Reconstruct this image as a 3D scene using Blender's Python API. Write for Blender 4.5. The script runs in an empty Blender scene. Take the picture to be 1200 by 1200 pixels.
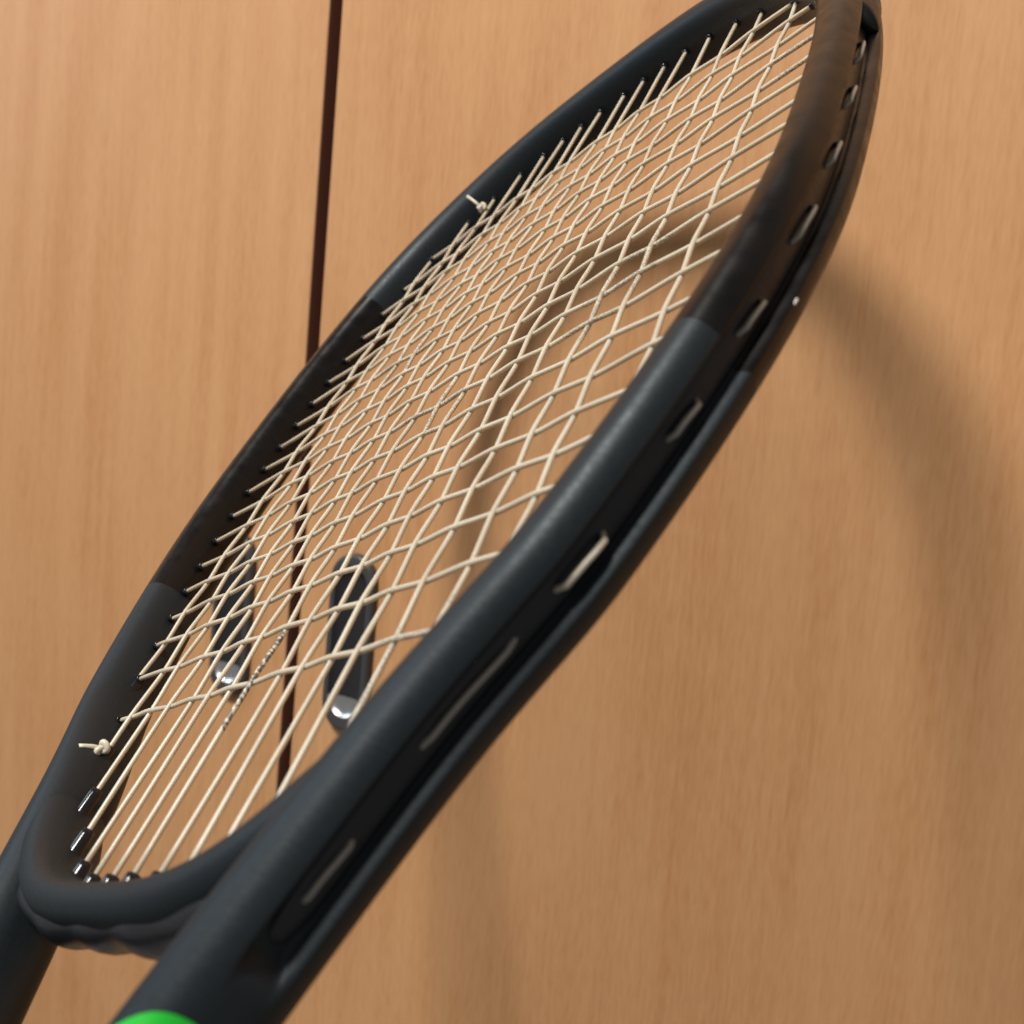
import bpy, math, random
from mathutils import Vector, Matrix
random.seed(7)
S = bpy.context.scene
COL = S.collection
CAM = Vector((0.0, 0.0, 1.3))

# ------------------------------------------------------------------ camera
cd = bpy.data.cameras.new("camera"); cam = bpy.data.objects.new("camera", cd); COL.objects.link(cam)
right = Vector((0.84313, 0.53060, 0.08714)); up = Vector((-0.12214, 0.03117, 0.99202)); back = Vector((0.52365, -0.84705, 0.09109))
mw = Matrix((right, up, back)).transposed().to_4x4(); mw.translation = CAM
cam.matrix_world = mw
cd.sensor_width = 36; cd.lens = 36 * 1175.48 / 1200; cd.clip_start = 0.01; cd.clip_end = 50
cd.dof.use_dof = True; cd.dof.focus_distance = 0.31; cd.dof.aperture_fstop = 15.0
S.camera = cam

# ------------------------------------------------------------------ world and lamps
W = bpy.data.worlds.new("World"); S.world = W; W.use_nodes = True
bg = W.node_tree.nodes["Background"]; bg.inputs[0].default_value = (1.0, 0.97, 0.93, 1); bg.inputs[1].default_value = 0.18

def area(name, loc, target, size, power, col, shape='DISK'):
    l = bpy.data.lights.new(name, 'AREA'); l.shape = shape; l.size = size; l.energy = power; l.color = col
    o = bpy.data.objects.new(name, l); COL.objects.link(o); o.location = loc
    o.rotation_euler = (Vector(target) - Vector(loc)).to_track_quat('-Z', 'Y').to_euler()
    return o
area("ceiling_lamp", CAM + Vector((-0.577, -1.259, 2.2)), CAM + Vector((-0.1, 0.4, 0)), 0.64, 96, (1.0, 0.94, 0.87))
area("window_light", CAM + Vector((-2.4, -0.5, 1.1)), CAM + Vector((0.0, 0.3, 0)), 1.1, 12, (0.70, 0.85, 1.0), 'SQUARE')

S.view_settings.view_transform = 'Standard'; S.view_settings.look = 'None'
S.view_settings.exposure = 0.06; S.view_settings.gamma = 1.0

# ------------------------------------------------------------------ materials
def mat(name, col, rough=0.5, metal=0.0, coat=0.0, coat_rough=0.1, spec=0.5):
    m = bpy.data.materials.new(name); m.use_nodes = True; b = m.node_tree.nodes["Principled BSDF"]
    b.inputs["Base Color"].default_value = (*col, 1); b.inputs["Roughness"].default_value = rough
    b.inputs["Metallic"].default_value = metal; b.inputs["Coat Weight"].default_value = coat
    b.inputs["Coat Roughness"].default_value = coat_rough; b.inputs["Specular IOR Level"].default_value = spec
    return m
def nd(m, t, **k):
    n = m.node_tree.nodes.new(t)
    for a, v in k.items(): setattr(n, a, v)
    return n
def ln(m, a, b): m.node_tree.links.new(a, b)
def speckle(m, scale, lo, hi, bump=0.0, stretch=(1, 1, 1), dist=0.0002):
    """fine roughness variation and relief"""
    b = m.node_tree.nodes["Principled BSDF"]
    tc = nd(m, "ShaderNodeTexCoord"); mp = nd(m, "ShaderNodeMapping"); mp.inputs["Scale"].default_value = stretch
    no = nd(m, "ShaderNodeTexNoise"); no.inputs["Scale"].default_value = scale; no.inputs["Detail"].default_value = 6
    mr = nd(m, "ShaderNodeMapRange"); mr.inputs[1].default_value = 0.3; mr.inputs[2].default_value = 0.7
    mr.inputs[3].default_value = lo; mr.inputs[4].default_value = hi
    ln(m, tc.outputs["Object"], mp.inputs[0]); ln(m, mp.outputs[0], no.inputs[0]); ln(m, no.outputs[0], mr.inputs[0]); ln(m, mr.outputs[0], b.inputs["Roughness"])
    if bump:
        bp = nd(m, "ShaderNodeBump"); bp.inputs["Strength"].default_value = bump; bp.inputs["Distance"].default_value = dist
        ln(m, no.outputs[0], bp.inputs["Height"]); ln(m, bp.outputs[0], b.inputs["Normal"])
    return no

def wood(name, seed):
    m = mat(name, (0.5, 0.28, 0.14), 0.5, spec=0.2)
    b = m.node_tree.nodes["Principled BSDF"]
    tc = nd(m, "ShaderNodeTexCoord"); mp = nd(m, "ShaderNodeMapping")
    mp.inputs["Location"].default_value = (seed, 0, seed * 1.7); mp.inputs["Scale"].default_value = (1, 1, 0.045)
    ln(m, tc.outputs["Object"], mp.inputs[0])
    # slow wander of the fibres
    wn = nd(m, "ShaderNodeTexNoise"); wn.inputs["Scale"].default_value = 7; wn.inputs["Detail"].default_value = 2
    ln(m, mp.outputs[0], wn.inputs[0])
    vm = nd(m, "ShaderNodeVectorMath", operation='SCALE'); vm.inputs["Scale"].default_value = 0.035
    ln(m, wn.outputs["Color"], vm.inputs[0])
    va = nd(m, "ShaderNodeVectorMath", operation='ADD'); ln(m, mp.outputs[0], va.inputs[0]); ln(m, vm.outputs[0], va.inputs[1])
    a = nd(m, "ShaderNodeTexNoise"); a.inputs["Scale"].default_value = 46; a.inputs["Detail"].default_value = 5; a.inputs["Roughness"].default_value = 0.62
    f = nd(m, "ShaderNodeTexNoise"); f.inputs["Scale"].default_value = 330; f.inputs["Detail"].default_value = 3; f.inputs["Roughness"].default_value = 0.6
    g = nd(m, "ShaderNodeTexNoise"); g.inputs["Scale"].default_value = 5; g.inputs["Detail"].default_value = 1
    for n in (a, f, g): ln(m, va.outputs[0], n.inputs[0])
    cr = nd(m, "ShaderNodeValToRGB"); e = cr.color_ramp.elements
    e[0].position = 0.30; e[0].color = (0.470, 0.227, 0.094, 1); e[1].position = 0.70; e[1].color = (0.585, 0.325, 0.155, 1)
    x = e.new(0.5); x.color = (0.537, 0.285, 0.131, 1)
    mx = nd(m, "ShaderNodeMath", operation='MULTIPLY_ADD'); mx.inputs[1].default_value = 0.30
    ln(m, f.outputs[0], mx.inputs[0])
    m2 = nd(m, "ShaderNodeMath", operation='MULTIPLY_ADD'); m2.inputs[1].default_value = 0.45
    ln(m, a.outputs[0], m2.inputs[0])
    m3 = nd(m, "ShaderNodeMath", operation='MULTIPLY'); m3.inputs[1].default_value = 0.25
    ln(m, g.outputs[0], m3.inputs[0]); ln(m, m3.outputs[0], m2.inputs[2]); ln(m, m2.outputs[0], mx.inputs[2])
    ln(m, mx.outputs[0], cr.inputs[0]); ln(m, cr.outputs[0], b.inputs["Base Color"])
    # short flecks and a faint arched figure
    mp2 = nd(m, "ShaderNodeMapping"); mp2.inputs["Scale"].default_value = (1, 1, 0.16); ln(m, tc.outputs["Object"], mp2.inputs[0])
    fl = nd(m, "ShaderNodeTexNoise"); fl.inputs["Scale"].default_value = 620; fl.inputs["Detail"].default_value = 2; ln(m, mp2.outputs[0], fl.inputs[0])
    mp3 = nd(m, "ShaderNodeMapping"); mp3.inputs["Scale"].default_value = (1, 1, 0.11); mp3.inputs["Location"].default_value = (seed, 0, seed); ln(m, tc.outputs["Object"], mp3.inputs[0])
    fg = nd(m, "ShaderNodeTexNoise"); fg.inputs["Scale"].default_value = 4; fg.inputs["Detail"].default_value = 1; ln(m, mp3.outputs[0], fg.inputs[0])
    k1 = nd(m, "ShaderNodeMath", operation='MULTIPLY'); k1.inputs[1].default_value = 110; ln(m, fg.outputs[0], k1.inputs[0])
    k2 = nd(m, "ShaderNodeMath", operation='SINE'); ln(m, k1.outputs[0], k2.inputs[0])
    k3 = nd(m, "ShaderNodeMath", operation='MULTIPLY'); k3.inputs[1].default_value = 0.040; ln(m, k2.outputs[0], k3.inputs[0])
    k4 = nd(m, "ShaderNodeMath", operation='MULTIPLY_ADD'); k4.inputs[1].default_value = 0.36; ln(m, fl.outputs[0], k4.inputs[0]); ln(m, k3.outputs[0], k4.inputs[2])
    k5 = nd(m, "ShaderNodeMath", operation='ADD'); ln(m, k4.outputs[0], k5.inputs[0]); ln(m, mx.outputs[0], k5.inputs[1])
    k6 = nd(m, "ShaderNodeMath", operation='SUBTRACT'); k6.inputs[1].default_value = 0.18; ln(m, k5.outputs[0], k6.inputs[0]); ln(m, k6.outputs[0], cr.inputs[0])
    bp = nd(m, "ShaderNodeBump"); bp.inputs["Strength"].default_value = 0.12; bp.inputs["Distance"].default_value = 0.0002
    ln(m, f.outputs[0], bp.inputs["Height"]); ln(m, bp.outputs[0], b.inputs["Normal"])
    mr = nd(m, "ShaderNodeMapRange"); mr.inputs[3].default_value = 0.46; mr.inputs[4].default_value = 0.62
    ln(m, f.outputs[0], mr.inputs[0]); ln(m, mr.outputs[0], b.inputs["Roughness"])
    return m

M_wood_l = wood("wood_left", 3.1); M_wood_r = wood("wood_right", 8.4)
M_edge = mat("door_edge_brown", (0.27, 0.125, 0.085), 0.6)
speckle(M_edge, 60, 0.45, 0.7, 0.1, (1, 1, 0.05))
M_grey = mat("matte_grey_paint", (0.0095, 0.013, 0.0160), 0.5, spec=0.44)
M_grey.node_tree.nodes['Principled BSDF'].inputs['Specular Tint'].default_value = (0.80, 0.92, 1.0, 1)  # bluish tint put into the highlights, standing in for cool light
speckle(M_grey, 900, 0.44, 0.56, 0.3)
M_black = mat("satin_black_paint", (0.004, 0.0038, 0.004), 0.34, spec=0.3)
nb = speckle(M_black, 160, 0.24, 0.42, 0.08)
M_plastic = mat("black_nylon", (0.012, 0.0125, 0.014), 0.38); speckle(M_plastic, 500, 0.3, 0.5, 0.15)
M_gloss = mat("grommet_plastic", (0.010, 0.011, 0.014), 0.16)
M_strip = mat("channel_strip", (0.013, 0.014, 0.018), 0.33); speckle(M_strip, 400, 0.28, 0.42, 0.1)
M_grip = mat("grip_rubber", (0.015, 0.015, 0.016), 0.7); speckle(M_grip, 300, 0.6, 0.8, 0.3)
M_green = mat("green_print", (0.008, 0.46, 0.028), 0.45)
speckle(M_green, 300, 0.38, 0.52)
M_plate = mat("gunmetal_plate", (0.062, 0.062, 0.067), 0.45, metal=0.2); speckle(M_plate, 300, 0.3, 0.42)
M_trough = mat("dark_trough_metal", (0.032, 0.032, 0.036), 0.34, metal=0.4); speckle(M_trough, 200, 0.24, 0.36)
M_chrome = mat("polished_steel", (0.72, 0.73, 0.75), 0.28, metal=1.0); speckle(M_chrome, 150, 0.24, 0.34)
M_chip = mat("bare_chip", (0.8, 0.8, 0.78), 0.5)

def string_mat(name, printed):
    m = mat(name, (0.72, 0.63, 0.45), 0.33, spec=0.5)
    b = m.node_tree.nodes["Principled BSDF"]
    b.inputs["Subsurface Weight"].default_value = 0.85; b.inputs["Subsurface Radius"].default_value = (0.0022, 0.0018, 0.0012)
    b.inputs["Subsurface Scale"].default_value = 1.0
    tc = nd(m, "ShaderNodeTexCoord")
    no = nd(m, "ShaderNodeTexNoise"); no.inputs["Scale"].default_value = 45; no.inputs["Detail"].default_value = 4
    ln(m, tc.outputs["Object"], no.inputs[0])
    cr = nd(m, "ShaderNodeValToRGB"); e = cr.color_ramp.elements
    e[0].position = 0.32; e[0].color = (0.49, 0.44, 0.35, 1); e[1].position = 0.62; e[1].color = (0.58, 0.535, 0.44, 1)
    ln(m, no.outputs[0], cr.inputs[0])
    outc = cr.outputs[0]
    if printed:
        # worn dark print: thin ticks across the string, only on stretches of it
        mp = nd(m, "ShaderNodeMapping"); mp.inputs["Scale"].default_value = (1, 1, 1)
        ln(m, tc.outputs["Object"], mp.inputs[0])
        t = nd(m, "ShaderNodeTexNoise"); t.inputs["Scale"].default_value = 1500; t.inputs["Detail"].default_value = 1
        z = nd(m, "ShaderNodeTexNoise"); z.inputs["Scale"].default_value = 19; z.inputs["Detail"].default_value = 0
        ln(m, mp.outputs[0], t.inputs[0]); ln(m, mp.outputs[0], z.inputs[0])
        g1 = nd(m, "ShaderNodeMath", operation='GREATER_THAN'); g1.inputs[1].default_value = 0.52; ln(m, t.outputs[0], g1.inputs[0])
        g2 = nd(m, "ShaderNodeMath", operation='GREATER_THAN'); g2.inputs[1].default_value = 0.69; ln(m, z.outputs[0], g2.inputs[0])
        g = nd(m, "ShaderNodeMath", operation='MULTIPLY'); ln(m, g1.outputs[0], g.inputs[0]); ln(m, g2.outputs[0], g.inputs[1])
        mxx = nd(m, "ShaderNodeMath", operation='MULTIPLY'); mxx.inputs[1].default_value = 0.42; ln(m, g.outputs[0], mxx.inputs[0])
        mix = nd(m, "ShaderNodeMix", data_type='RGBA'); mix.inputs[7].default_value = (0.10, 0.09, 0.10, 1)
        ln(m, mxx.outputs[0], mix.inputs[0]); ln(m, cr.outputs[0], mix.inputs[6]); outc = mix.outputs[2]
    ln(m, outc, b.inputs["Base Color"])
    return m
M_string = string_mat("natural_string", True)
M_lettered = string_mat("lettered_string", False)
def add_lettering(m, y0, y1):
    """a line of small worn dark characters along one string, as flat print"""
    b = m.node_tree.nodes["Principled BSDF"]; src = b.inputs["Base Color"].links[0].from_socket
    tc = nd(m, "ShaderNodeTexCoord"); sp = nd(m, "ShaderNodeSeparateXYZ"); ln(m, tc.outputs["Object"], sp.inputs[0])
    a = nd(m, "ShaderNodeMath", operation='GREATER_THAN'); a.inputs[1].default_value = y0; ln(m, sp.outputs[1], a.inputs[0])
    c = nd(m, "ShaderNodeMath", operation='LESS_THAN'); c.inputs[1].default_value = y1; ln(m, sp.outputs[1], c.inputs[0])
    mp = nd(m, "ShaderNodeMapping"); mp.inputs["Scale"].default_value = (0.9, 1, 0.9); ln(m, tc.outputs["Object"], mp.inputs[0])
    t = nd(m, "ShaderNodeTexNoise"); t.inputs["Scale"].default_value = 950; t.inputs["Detail"].default_value = 0; ln(m, mp.outputs[0], t.inputs[0])
    w = nd(m, "ShaderNodeTexNoise"); w.inputs["Scale"].default_value = 170; w.inputs["Detail"].default_value = 0; ln(m, mp.outputs[0], w.inputs[0])
    g = nd(m, "ShaderNodeMath", operation='GREATER_THAN'); g.inputs[1].default_value = 0.47; ln(m, t.outputs[0], g.inputs[0])
    g2 = nd(m, "ShaderNodeMath", operation='GREATER_THAN'); g2.inputs[1].default_value = 0.33; ln(m, w.outputs[0], g2.inputs[0])
    q = g
    for o in (a, c, g2):
        n = nd(m, "ShaderNodeMath", operation='MULTIPLY'); ln(m, q.outputs[0], n.inputs[0]); ln(m, o.outputs[0], n.inputs[1]); q = n
    n = nd(m, "ShaderNodeMath", operation='MULTIPLY'); n.inputs[1].default_value = 0.8; ln(m, q.outputs[0], n.inputs[0])
    mix = nd(m, "ShaderNodeMix", data_type='RGBA'); mix.inputs[7].default_value = (0.05, 0.05, 0.06, 1)
    ln(m, n.outputs[0], mix.inputs[0]); ln(m, src, mix.inputs[6]); ln(m, mix.outputs[2], b.inputs["Base Color"])
add_lettering(M_lettered, -0.140, -0.107)
M_string_shade = mat("string_shaded_copy", (0.36, 0.35, 0.31), 0.35)  # same string, darker and greyer: the channel's shade put into its colour
M_cut = mat("string_knot_and_lit_loop", (0.66, 0.61, 0.49), 0.3)  # knot fibre, also the brighter copy for the loop that glints

# ------------------------------------------------------------------ helpers
def link_mesh(name, verts, faces, mats, parent=None, smooth=True, fm=None):
    me = bpy.data.meshes.new(name); me.from_pydata([tuple(v) for v in verts], [], faces)
    for m in (mats if isinstance(mats, (list, tuple)) else [mats]): me.materials.append(m)
    if fm: me.polygons.foreach_set("material_index", fm)
    if smooth: me.polygons.foreach_set("use_smooth", [True] * len(me.polygons))
    me.update()
    o = bpy.data.objects.new(name, me); COL.objects.link(o)
    if parent: o.parent = parent
    return o
def sweep(rings, closed_ring=True, cap=True):
    v = []; f = []; k = len(rings[0])
    for r in rings: v += r
    for i in range(len(rings) - 1):
        for j in range(k if closed_ring else k - 1):
            a = i * k + j; b = i * k + (j + 1) % k
            f.append((a, b, b + k, a + k))
    if cap:
        f.append(tuple(range(k))[::-1]); f.append(tuple((len(rings) - 1) * k + j for j in range(k)))
    return v, f
def tube(pts, r, n=8, rend=None):
    """round tube along points (r: number or list)"""
    P = [Vector(p) for p in pts]; rings = []; prev = None
    for i, p in enumerate(P):
        t = (P[min(i + 1, len(P) - 1)] - P[max(i - 1, 0)]).normalized()
        if prev is None:
            ref = Vector((0, 0, 1)) if abs(t.z) < 0.9 else Vector((1, 0, 0)); u = t.cross(ref).normalized()
        else:
            u = (prev - t * prev.dot(t)).normalized()
        prev = u; w = t.cross(u); rr = r[i] if isinstance(r, (list, tuple)) else r
        rings.append([p + (u * math.cos(2 * math.pi * k / n) + w * math.sin(2 * math.pi * k / n)) * rr for k in range(n)])
    return sweep(rings)
def tag(o, label=None, cat=None, group=None, kind=None):
    if label: o["label"] = label
    if cat: o["category"] = cat
    if group: o["group"] = group
    if kind: o["kind"] = kind
    return o
def empty(name, loc):
    o = bpy.data.objects.new(name, None); COL.objects.link(o); o.location = loc; o.empty_display_size = 0.02; return o

# ------------------------------------------------------------------ the cupboard doors
WY = 0.4423; GX = -0.4215; GAP = 0.0048
def box(x0, x1, y0, y1, z0, z1, bev=0.0012, seg=2):
    import bmesh
    bm = bmesh.new(); bmesh.ops.create_cube(bm, size=1)
    for v in bm.verts: v.co = Vector(((x0 + x1) / 2 + v.co.x * (x1 - x0), (y0 + y1) / 2 + v.co.y * (y1 - y0), (z0 + z1) / 2 + v.co.z * (z1 - z0)))
    if bev: bmesh.ops.bevel(bm, geom=bm.edges[:], offset=bev, segments=seg, affect='EDGES', profile=0.5)
    return bm
def obj_bm(name, bm, m, parent=None):
    me = bpy.data.meshes.new(name); bm.to_mesh(me); bm.free(); me.materials.append(m)
    o = bpy.data.objects.new(name, me); COL.objects.link(o)
    if parent: o.parent = parent
    return o
def stadium(hw, hl, n=14):
    """outline of a vertical stadium in x,z (counter clockwise seen from -y)"""
    r = hw; c = hl - hw; P = []
    for k in range(n + 1):
        a = math.pi * k / n; P.append((r * math.cos(a), c + r * math.sin(a)))
    for k in range(n + 1):
        a = math.pi + math.pi * k / n; P.append((r * math.cos(a), -c + r * math.sin(a)))
    return P
def make_pull(parent, x, z):
    """finger pull: rounded plate with a concave trough whose lower end is polished"""
    HW, HL = 0.0165, 0.0525
    # plate: section rises from the door to a rounded rim, then falls into the trough
    prof = [(0.0, 0.0005), (0.0, -0.0030), (0.0006, -0.0044), (0.0017, -0.0050), (0.0034, -0.0051)]
    rings = []
    for ins, y in prof:
        rings.append([Vector((px, y, pz)) for px, pz in stadium(HW - ins, HL - ins)])
    rings.append([Vector((px, -0.0047, pz + 0.0006)) for px, pz in stadium(HW - 0.0044, HL - 0.0080)])
    v, f = sweep(rings, True, False)
    pl = link_mesh("handle", v, f, M_plate, parent); pl.location = (x, WY, z)
    hw, hl = HW - 0.0044, HL - 0.0080
    rings = []
    N = 10
    for i in range(N + 1):
        q = 1 - i / N * 0.97
        y = -0.0047 + 0.0041 * math.sqrt(max(0, 1 - q * q))
        rings.append([Vector((px, y, pz)) for px, pz in
                      [(sx * q, (sz if abs(sz) <= hl - hw else math.copysign(hl - hw, sz)) + (0 if abs(sz) <= hl - hw else (sz - math.copysign(hl - hw, sz)) * q)) for sx, sz in stadium(hw, hl)]])
    v, f = sweep(rings, True, True)
    f = [q for q in f if len(q) == 4] + [f[-1]]
    lim = -(hl - hw) + 0.0015
    low = [q for q in f if sum(v[k].z for k in q) / len(q) < lim and len(q) == 4]; top = [q for q in f if q not in low]
    link_mesh("trough", v, top, M_trough, pl)
    used = sorted({k for q in low for k in q}); ix = {k: n for n, k in enumerate(used)}
    link_mesh("end_cap", [v[k] for k in used], [tuple(ix[k] for k in q) for q in low], M_chrome, pl)
    return pl
def make_door(x0, x1, m, hx, label):
    d = empty("cupboard_door", (0, 0, CAM.z)); tag(d, label, "cupboard door", "cupboard doors behind the racket")
    o = obj_bm("door_panel", box(x0, x1, WY, WY + 0.02, -1.1, 0.9, 0.0009, 2), m, d)
    make_pull(d, hx, -0.1365)
    o.data.materials.append(M_edge)
    for p in o.data.polygons:
        if abs(p.normal.x) > 0.9: p.material_index = 1
    return d
make_door(GX - GAP - 0.85, GX - GAP, M_wood_l, -0.4718, "light wood cupboard door left of the dark gap, partly behind the racket's far rim")
make_door(GX + GAP, GX + GAP + 0.95, M_wood_r, -0.3745, "light wood cupboard door right of the dark gap, carrying the soft racket shadow")
o = obj_bm("cupboard_frame", box(GX - 0.05, GX + 0.05, WY + 0.0225, WY + 0.04, -1.1, 0.9, 0.001), M_edge); o.location.z = CAM.z
tag(o, kind="structure")

# ------------------------------------------------------------------ the racket (own axes: x across, y to the tip, z out of the face)
MR = Matrix(((0.89743057, -0.11273496, -0.42650815), (-0.22352602, 0.71730803, -0.65992826), (0.38033470, 0.68757547, 0.61853496)))
RT = Vector((-0.18972926, 0.26563905, 0.01755381)) + CAM
racket = bpy.data.objects.new("tennis_racket", None); COL.objects.link(racket)
m4 = MR.to_4x4(); m4.translation = RT; racket.matrix_world = m4; racket.empty_display_size = 0.05
tag(racket, "black tennis racket with cream strings tilted in front of light wooden cupboard doors", "tennis racket")

A_, B1, B2, N1, N2 = 0.132946, 0.176296, 0.192876, 3.03937, 1.79130
CK = (0.0242557, -0.0065828, 0.0163492, -0.0057591, 0.0080723)
H, WD = 0.0216, 0.0126
def hoop(t):
    c, s = math.cos(t), math.sin(t); n = N1 if c > 0 else N2
    x = A_ * math.copysign(abs(s) ** (2 / n), s); y = (B1 if c > 0 else B2) * math.copysign(abs(c) ** (2 / n), c)
    m = 1 + sum(ck * math.cos((k + 3) * t) for k, ck in enumerate(CK))
    return Vector((x * m, y * m, 0))
def catmull(P, per=8):
    out = []
    for i in range(len(P) - 1):
        p0 = P[max(i - 1, 0)]; p1 = P[i]; p2 = P[i + 1]; p3 = P[min(i + 2, len(P) - 1)]
        for k in range(per):
            t = k / per
            out.append(0.5 * ((2 * p1) + (p2 - p0) * t + (2 * p0 - 5 * p1 + 4 * p2 - p3) * t * t + (3 * p1 - p0 - 3 * p2 + p3) * t ** 3))
    out.append(P[-1].copy()); return out
def resample(P, step):
    L = [0]
    for a, b in zip(P, P[1:]): L.append(L[-1] + (b - a).length)
    n = max(2, int(L[-1] / step)); out = []; j = 0
    for i in range(n + 1):
        d = L[-1] * i / n
        while j < len(L) - 2 and L[j + 1] < d: j += 1
        u = (d - L[j]) / max(L[j + 1] - L[j], 1e-9); out.append(P[j].lerp(P[j + 1], u))
    return out
def smoothp(P, it):
    for _ in range(it):
        P = [P[0]] + [(P[i - 1] + 2 * P[i] + P[i + 1]) / 4 for i in range(1, len(P) - 1)] + [P[-1]]
    return P
def smooth_hoop(a, b, n):
    """hoop points, evenly spaced and eased where the two halves meet"""
    P = [hoop(a + (b - a) * i / n) for i in range(n + 1)]
    return smoothp(resample(P, 0.003), 14)
TURN = None
# right arm, from shaft up to where it joins the hoop
arm = [Vector(p + (0,)) for p in [(0.0155, -0.330), (0.0165, -0.305), (0.0220, -0.282), (0.0320, -0.256), (0.0445, -0.227), (0.0535, -0.2065), (0.0585, -0.195), (0.0655, -0.180), (0.0738, -0.1635), (0.0825, -0.1475), (0.0915, -0.134)]]
side = smooth_hoop(math.radians(131), 0.0, 700)
side = [p for p in side if p.y > -0.121]
half = arm + side[::3]
if (half[-1] - Vector((0, side[-1].y, 0))).length > 1e-6: half.append(Vector((0, side[-1].y, 0)))
half[-1].x = 0
mir = [Vector((-p.x, p.y, 0)) for p in half[:-1]][::-1]
main = smoothp(resample(catmull(half + mir, 6), 0.0025), 10)
NM = len(main)
def normals(P):
    N = []
    for i in range(len(P)):
        t = (P[min(i + 1, len(P) - 1)] - P[max(i - 1, 0)]).normalized(); N.append(Vector((t.y, -t.x, 0)))
    return N
NRM = normals(main)          # points outward (path runs right arm -> tip -> left arm)
def sm(a, b, x):
    t = min(1, max(0, (x - a) / (b - a))); return t * t * (3 - 2 * t)
def profile(n=72, e=0.80, w=WD, h=H, groove=0.0, gz=0.0036, gsoft=0.0009, lip=0.0):
    """list of (outward, z)"""
    out = []
    for k in range(n):
        a = 2 * math.pi * k / n; c, s = math.cos(a), math.sin(a)
        # denser points on the outward side
        a2 = a - 0.32 * math.sin(2 * a) * 0.5; c, s = math.cos(a2), math.sin(a2)
        u = math.copysign(abs(c) ** e, c) * w / 2; z = math.copysign(abs(s) ** (e * 0.93), s) * h / 2
        if c > 0 and groove > 0:
            g = 1 - sm(gz, gz + gsoft, abs(z)); u -= groove * g
        out.append((u, z))
    return out
def frame_params(p):
    y = p.y
    w = WD + 0.0032 * sm(-0.12, -0.20, y) ; h = H + 0.0005 * sm(-0.12, -0.2, y)
    w += 0.0024 * sm(0.04, 0.13, y); w *= 1.035; h *= 1.035
    g = 0.0042 * sm(-0.1935, -0.1875, y)
    return w, h, g
PAINT_LO, PAINT_HI = -0.0705, 0.104
rings = []; idx = []
for i, p in enumerate(main):
    w, h, g = frame_params(p); n = NRM[i]
    rings.append([p + n * u + Vector((0, 0, z)) for u, z in profile(w=w, h=h, groove=g)])
K = 72
v, f = sweep(rings)
fm = []
for i in range(NM - 1):
    yy = (main[i].y + main[i + 1].y) / 2
    fm += [1 if PAINT_LO < yy < PAINT_HI else 0] * K
fm += [0, 0]
frame = link_mesh("frame", v, f, [M_grey, M_black], racket, True, fm)
# inner wall keeps black paint lines crisp

def at_y(y, sgn=1):
    """main-tube station nearest to height y on the side sgn"""
    best = min((i for i in range(NM) if main[i].x * sgn >= -1e-6), key=lambda i: abs(main[i].y - y)); return best

# ---- throat bridge
bp_ = [hoop(math.radians(a)) for a in range(129, 232)]
bp_ = smoothp(resample(bp_, 0.002), 45); bn = []
for i in range(len(bp_)):
    t = (bp_[min(i + 1, len(bp_) - 1)] - bp_[max(i - 1, 0)]).normalized(); bn.append(Vector((t.y, -t.x, 0)) * (1 if True else -1))
if bn[len(bn) // 2].y > 0: bn = [-n for n in bn]
rings = []
for i, p in enumerate(bp_):
    c = 1 - abs(i / (len(bp_) - 1) * 2 - 1); q = sm(0.15, 1.0, c); q0 = sm(0.0, 0.25, c)
    k = sm(0.086, 0.064, abs(p.x)); dd = 0.0034 * sm(0.098, 0.062, abs(p.x)) * (1 - q)
    w = 0.0040 + 0.0062 * k + dd; h = 0.0168 + 0.0038 * k; off = -0.0020 * (1 - k) + 0.0052 * q - dd / 2
    rings.append([p + bn[i] * (u + off) * -1 * -1 + Vector((0, 0, z)) for u, z in profile(48, 0.80, w, h)])
v, f = sweep(rings)
bridge = link_mesh("throat_bridge", v, f, M_grey, racket)
# scalloped guard under the bridge
rings = []
sel = [i for i in range(len(bp_)) if bp_[i].y < -0.163]
for i in sel:
    p = bp_[i]; s = abs(bp_[i].x)
    bump = 0.5 + 0.5 * math.cos(bp_[i].x / 0.0230 * 2 * math.pi + 0.9)
    c = 1 - abs((i - sel[0]) / (sel[-1] - sel[0]) * 2 - 1); q = sm(0.0, 0.2, c)
    rings.append([p + bn[i] * (0.0050 + 0.0032 * q + (0.0032 + 0.0008 * bump) * q * max(0.0, math.cos(a)) - 0.002 * max(0, -math.cos(a))) + Vector((0, 0, (0.0058 + 0.0008 * bump) * math.sin(a))) for a in [2 * math.pi * k / 20 for k in range(20)]])
v, f = sweep(rings)
link_mesh("bridge_guard", v, f, M_strip, racket)

# ---- grommet strips lying in the outer channel, one each side, and the head guard round the tip
def strip(i0, i1, wz0, t0, t1, m, name):
    rings = []
    for i in range(i0, i1 + 1):
        p = main[i]; w, h, g = frame_params(p); n = NRM[i]
        base = w / 2 - 0.0042
        ease = min(1, (i - i0 + 0.5) / 3, (i1 - i + 0.5) / 3)
        T = t1 * ease; e2 = min(1, (i - i0) / 5, (i1 - i) / 5); wz = wz0 * math.sqrt(max(0.02, 1 - (1 - e2) ** 2))
        sec = [(base + t0, -wz), (base + T * 0.6, -wz), (base + T, -wz * 0.72), (base + T, wz * 0.72), (base + T * 0.6, wz), (base + t0, wz)]
        rings.append([p + n * u + Vector((0, 0, z)) for u, z in sec])
    v, f = sweep(rings); return link_mesh(name, v, f, m, racket)
iR0, iR1 = at_y(-0.188), at_y(0.078)
iL1, iL0 = at_y(-0.188, -1), at_y(0.078, -1)
strip(iR0, iR1, 0.0032, -0.0012, 0.0007, M_strip, "grommet_strip")
strip(iL0, iL1, 0.0032, -0.0012, 0.0007, M_strip, "grommet_strip")
rings = []
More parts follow.
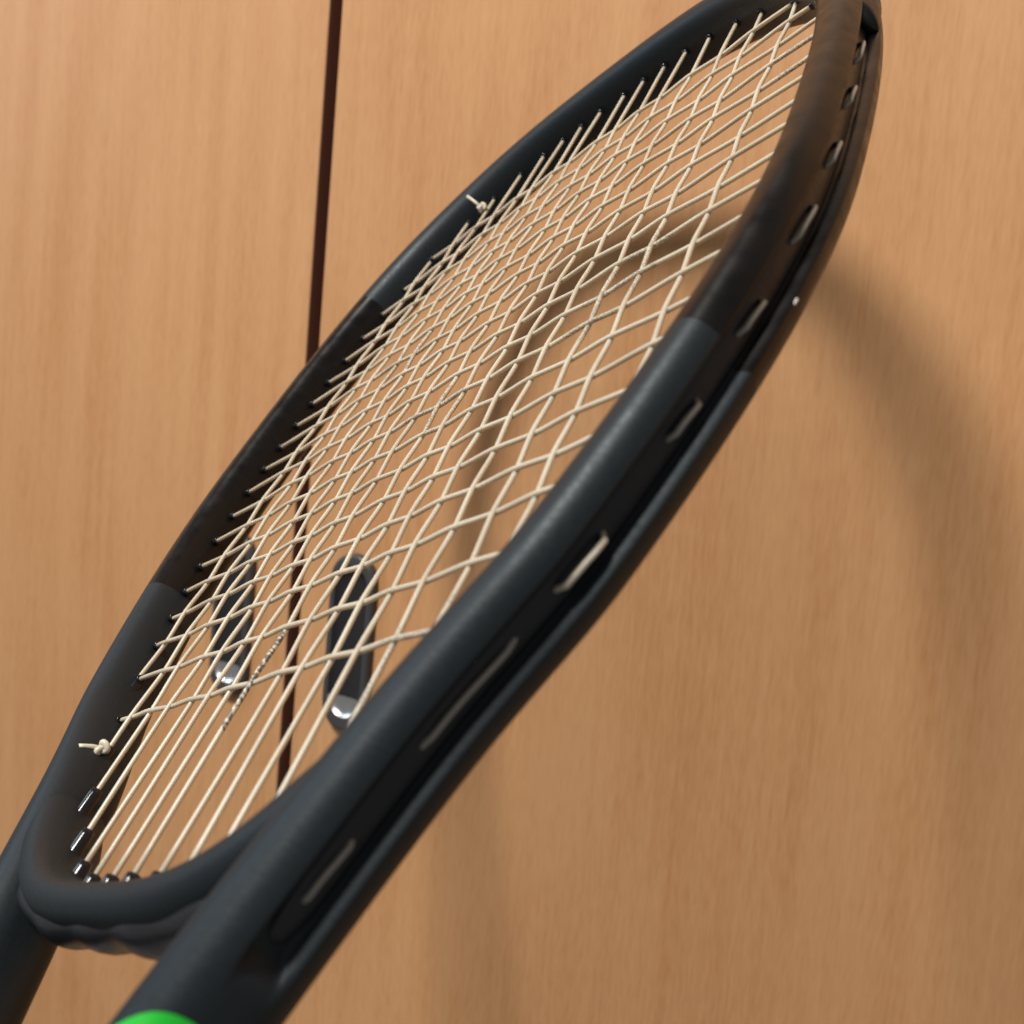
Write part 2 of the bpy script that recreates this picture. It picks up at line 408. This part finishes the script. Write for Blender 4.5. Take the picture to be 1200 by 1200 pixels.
for i in range(at_y(0.067), at_y(0.067, -1) + 1):
    p = main[i]; w, h, g = frame_params(p); n = NRM[i]
    e0 = at_y(0.067); e1 = at_y(0.067, -1); ease = min(1, (i - e0 + 0.2) / 7, (e1 - i + 0.2) / 7); ease = math.sin(ease * math.pi / 2)
    T = 0.0015 * ease
    sec = [(w / 2 - 0.0042 + (0.0042 + T) * max(0.0, math.cos(q)) ** 0.45, 0.0056 * math.sin(q)) for q in [math.radians(-90 + 15 * k) for k in range(13)]]
    rings.append([p + n * u + Vector((0, 0, z)) for u, z in sec])
v, f = sweep(rings); link_mesh("head_guard", v, f, M_plastic, racket)

# ---- string bed
YS = [-0.125, -0.10806, -0.09291, -0.07967, -0.06658, -0.05326, -0.03937, -0.02512, -0.01169, 0.00161, 0.01494, 0.02844, 0.04197, 0.05587, 0.07012, 0.0846, 0.0998, 0.1158, 0.1335]
XM = [0.00662, 0.01793, 0.0291, 0.04053, 0.05356, 0.06822, 0.08121, 0.09914]
XS = [-x for x in XM[::-1]] + XM
loop_pts = smoothp(resample([hoop(2 * math.pi * i / 900) for i in range(901)], 0.002), 4)
def cut_x(y):
    for a, b in zip(loop_pts, loop_pts[1:]):
        if a.x > 0 and b.x > 0 and (a.y - y) * (b.y - y) <= 0 and a.y != b.y: return a.x + (b.x - a.x) * (y - a.y) / (b.y - a.y)
def cut_y(x, top):
    for a, b in zip(loop_pts, loop_pts[1:]):
        if (a.x - x) * (b.x - x) <= 0 and a.x != b.x and ((a.y + b.y > 0.02) == top) : return a.y + (b.y - a.y) * (x - a.x) / (b.x - a.x)
def inward(p):
    i = min(range(len(loop_pts)), key=lambda k: (loop_pts[k] - p).length)
    t = (loop_pts[min(i + 1, len(loop_pts) - 1)] - loop_pts[max(i - 1, 0)]).normalized(); n = Vector((t.y, -t.x, 0))
    if n.dot(p) > 0: n = -n
    return n
D = 0.00036; RS = 0.00072
def weave(kn, zn, e0, e1, horiz, fixed):
    """kn: knot coordinates, zn: heights; smooth cosine between; returns points"""
    xs = [e0] + kn + [e1]; zs = [0.0] + zn + [0.0]; P = []
    for a in range(len(xs) - 1):
        nseg = 5
        for k in range(nseg + (1 if a == len(xs) - 2 else 0)):
            u = k / nseg; c = 0.5 * u + 0.5 * (0.5 - 0.5 * math.cos(math.pi * u))
            x = xs[a] + (xs[a + 1] - xs[a]) * u; z = zs[a] + (zs[a + 1] - zs[a]) * c
            P.append(Vector((x, fixed, z)) if horiz else Vector((fixed, x, z)))
    return P
ends = []          # (point on tube centreline, direction of the string leaving it, kind)
def jig(P, a):
    """tiny sideways set of a real string"""
    ph = random.random() * 6.28
    return P
for j, y in enumerate(YS):
    x = cut_x(y)
    kn = [q for q in XS if abs(q) < x - 0.009]; ks = [XS.index(q) for q in kn]
    zn = [D if ((k + 1) + (j + 1)) % 2 == 0 else -D for k in ks]
    P = weave(kn, zn, -x, x, True, y)
    # the string bed is never perfectly even
    for p in P: p.y += 0.00025 * math.sin(p.x * 55 + j * 1.7)
    v, f = tube(P, RS, 8); link_mesh("cross_string", v, f, M_string, racket)
    ends += [(Vector((-x, y, 0)), Vector((1, 0, 0)), 'c'), (Vector((x, y, 0)), Vector((-1, 0, 0)), 'c')]
for k, x in enumerate(XS):
    y1 = cut_y(x, True); y0 = cut_y(x, False)
    kn = [q for q in YS if y0 + 0.011 < q < y1 - 0.008]; js = [YS.index(q) for q in kn]
    zn = [-D if ((k + 1) + (j + 1)) % 2 == 0 else D for j in js]
    P = weave(kn, zn, y0, y1, False, x)
    for p in P: p.x += 0.00022 * math.sin(p.y * 60 + k * 2.1)
    v, f = tube(P, RS, 8); link_mesh("main_string", v, f, M_lettered if k == 7 else M_string, racket)
    ends += [(Vector((x, y0, 0)), Vector((0, 1, 0)), 'b'), (Vector((x, y1, 0)), Vector((0, -1, 0)), 't')]

# ---- grommet barrels on the inner wall
def barrel_mesh(name, r, l):
    prof = [(0.0, r * 1.25), (0.35, r * 1.2), (0.9, r), (0.985, r * 0.93), (1.0, r * 0.72), (0.93, r * 0.62)]
    rings = [[Vector((rr * math.cos(2 * math.pi * k / 14), rr * math.sin(2 * math.pi * k / 14), z * l)) for k in range(14)] for z, rr in prof]
    v, f = sweep(rings, True, False)
    me = bpy.data.meshes.new(name); me.from_pydata([tuple(q) for q in v], [], f); me.materials.append(M_gloss)
    me.polygons.foreach_set("use_smooth", [True] * len(me.polygons)); return me
me_s = barrel_mesh("grommet", 0.0015, 0.0066); me_b = barrel_mesh("grommet", 0.0018, 0.0150)
for p, d, kind in ends:
    big = kind == 'b' and abs(p.x) < 0.09
    nin = inward(p)
    o = bpy.data.objects.new("grommet", me_b if big else me_s); COL.objects.link(o); o.parent = racket
    wd = {'c': WD / 2, 't': WD / 2, 'b': WD / 2}[kind]
    # start inside the tube, along the string
    cosa = max(0.35, nin.dot(d)); reach = (WD / 2) / cosa
    if big: start = p + d * (reach + 0.0062 - 0.0078 * (1 - sm(0.030, 0.066, abs(p.x))) - 0.0150)
    elif kind == 't': start = p + d * (reach + 0.0034 - 0.0066)
    else: start = p + d * (reach + 0.0026 - 0.0066)
    o.location = start; o.rotation_mode = 'QUATERNION'; o.rotation_quaternion = d.to_track_quat('Z', 'Y')

# ---- outside loops of string lying in the channel
def channel_point(i, depth, z=0.0):
    p = main[i]; w, h, g = frame_params(p); return p + NRM[i] * (w / 2 - depth) + Vector((0, 0, z))
def loop(y0, y1, sgn, lift=0.0020, zz=0.0):
    a, b = sorted((at_y(y0, sgn), at_y(y1, sgn))); P = []
    n = b - a
    for i in range(a, b + 1):
        u = (i - a) / n; d = 0.0052 - (0.0052 - lift) * min(1, math.sin(math.pi * u) * 1.9)
        P.append(channel_point(i, d, zz + 0.0003 * math.sin(u * 5)))
    v, f = tube(P, RS * 0.9, 8); link_mesh("string_loop", v, f, M_cut if lift < 0.0015 else M_string_shade, racket)  # raised loop coloured as lit string, the others as shaded string
    for i in (a, b):      # collar of the grommet where the string dives in
        q = channel_point(i, 0.0042); n_ = NRM[i]
        o = bpy.data.objects.new("grommet", me_s); COL.objects.link(o); o.parent = racket
        o.location = q - n_ * 0.0060; o.rotation_mode = 'QUATERNION'; o.rotation_quaternion = n_.to_track_quat('Z', 'Y')
loop(-0.1235, -0.1100, 1, 0.0012)
for a in (2, 4, 6, 8, 10, 12, 14): loop(YS[a], YS[a + 1], 1)
for a in (1, 3, 5, 7, 9, 11, 13): loop(YS[a], YS[a + 1], -1)
loop(-0.129, -0.1545, 1, 0.0029); loop(-0.1690, -0.1815, 1, 0.0031)
loop(-0.129, -0.1545, -1, 0.0029)

# ---- knots with their cut tails
def knot(c, tail, s=1.0):
    c = Vector(c); P = []
    for i in range(97):
        t = i / 96 * 2 * math.pi
        P.append(c + Vector(((math.sin(t) + 2 * math.sin(2 * t)) * 0.00062, (math.cos(t) - 2 * math.cos(2 * t)) * 0.00062, -math.sin(3 * t) * 0.0009)) * s)
    v, f = tube(P, RS * 1.12 * s, 8); k = link_mesh("knot", v, f, M_cut, racket)
    t0 = c; t1 = c + Vector(tail)
    v, f = tube([t0, t0.lerp(t1, 0.35) + Vector((0, 0, 0.0006)), t0.lerp(t1, 0.7) + Vector((0, 0, 0.0004)), t1], [RS * s, RS * s, RS * s, RS * 1.12 * s], 8)
    link_mesh("string_tail", v, f, M_cut, k)
    return k
knot((-0.0804, -0.1376, 0.0022), (-0.0006, -0.0030, 0.0058), 1.15)
knot((-0.0690, 0.1490, 0.0025), (-0.0050, 0.0040, 0.0070), 1.0)

# ---- shaft and grip (out of the frame, below)
rings = []
for y in [-0.300, -0.315, -0.335, -0.365, -0.40, -0.44]:
    q = sm(-0.30, -0.36, y); w = 0.024 + 0.008 * (1 - q) ; h = 0.0216 + 0.003 * q
    rings.append([Vector((u, y, z)) for u, z in profile(48, 0.7, w, h)])
v, f = sweep(rings); link_mesh("shaft", v, f, M_grey, racket)
rings = []
for i in range(60):
    y = -0.425 - i * 0.0036; r = 0.0158 + 0.0004 * math.sin(i * 0.9) + (0.0035 * sm(-0.61, -0.64, y))
    rings.append([Vector((r * 1.08 * math.cos(a), y, r * 0.94 * math.sin(a))) for a in [2 * math.pi * (k + 0.5) / 8 for k in range(8)]])
v, f = sweep(rings); link_mesh("grip", v, f, M_grip, racket, False)

# ---- green printed mark on the right arm, just entering the frame, following the tube's surface
def tube_surface(yc, ang, lift):
    yc -= (ang - 45) / 80 * 0.0038
    """point on the skin of the right arm at height yc; ang: 90 = front, 0 = outer side"""
    i = max(k for k in range(0, NM // 2) if main[k].y <= yc)
    u_ = (yc - main[i].y) / (main[i + 1].y - main[i].y)
    p = main[i].lerp(main[i + 1], u_); n = NRM[i].lerp(NRM[i + 1], u_).normalized(); w, h, g = frame_params(p)
    a = math.radians(ang); c, s = math.cos(a), math.sin(a); e = 0.80
    u = math.copysign(abs(c) ** e, c) * w / 2; z = math.copysign(abs(s) ** (e * 0.93), s) * h / 2
    d = Vector((u, z)).normalized()
    return p + n * (u + d.x * lift) + Vector((0, 0, z + d.y * lift))
GY, GA, GRY, GRA = -0.2160, 34, 0.0140, 75
v = [tube_surface(GY, GA, 0.00025)]; f = []
NR, NA = 8, 40
for i in range(1, NR + 1):
    for k in range(NA):
        a = 2 * math.pi * k / NA; v.append(tube_surface(GY + GRY * math.sin(a) * i / NR, GA + GRA * math.cos(a) * i / NR, 0.00025))
for k in range(NA): f.append((0, 1 + k, 1 + (k + 1) % NA))
for i in range(NR - 1):
    for k in range(NA):
        a = 1 + i * NA + k; b = 1 + i * NA + (k + 1) % NA; f.append((a, a + NA, b + NA, b))
gm = link_mesh("green_mark", v, f, M_green, racket); gm["label"] = "bright green rounded mark printed on the near arm"

# ---- tiny bare chip on the outer edge
i = at_y(-0.0525); p = main[i]; n = NRM[i]; t = Vector((-n.y, n.x, 0)); w = frame_params(p)[0]
v = []
c0 = p + n * (w / 2 - 0.0002) + Vector((0, 0, -0.0052))
for dx, dz in ((-0.0008, -0.0001), (-0.0002, 0.0003), (0.0008, 0.0002), (0.0005, -0.0003)):
    v.append(c0 + t * dx + Vector((0, 0, dz)))
v += [q + n * 0.0004 for q in v[:4]]
link_mesh("paint_chip", v, [(0, 1, 2, 3), (7, 6, 5, 4), (0, 4, 5, 1), (1, 5, 6, 2), (2, 6, 7, 3), (3, 7, 4, 0)], M_chip, racket, False)
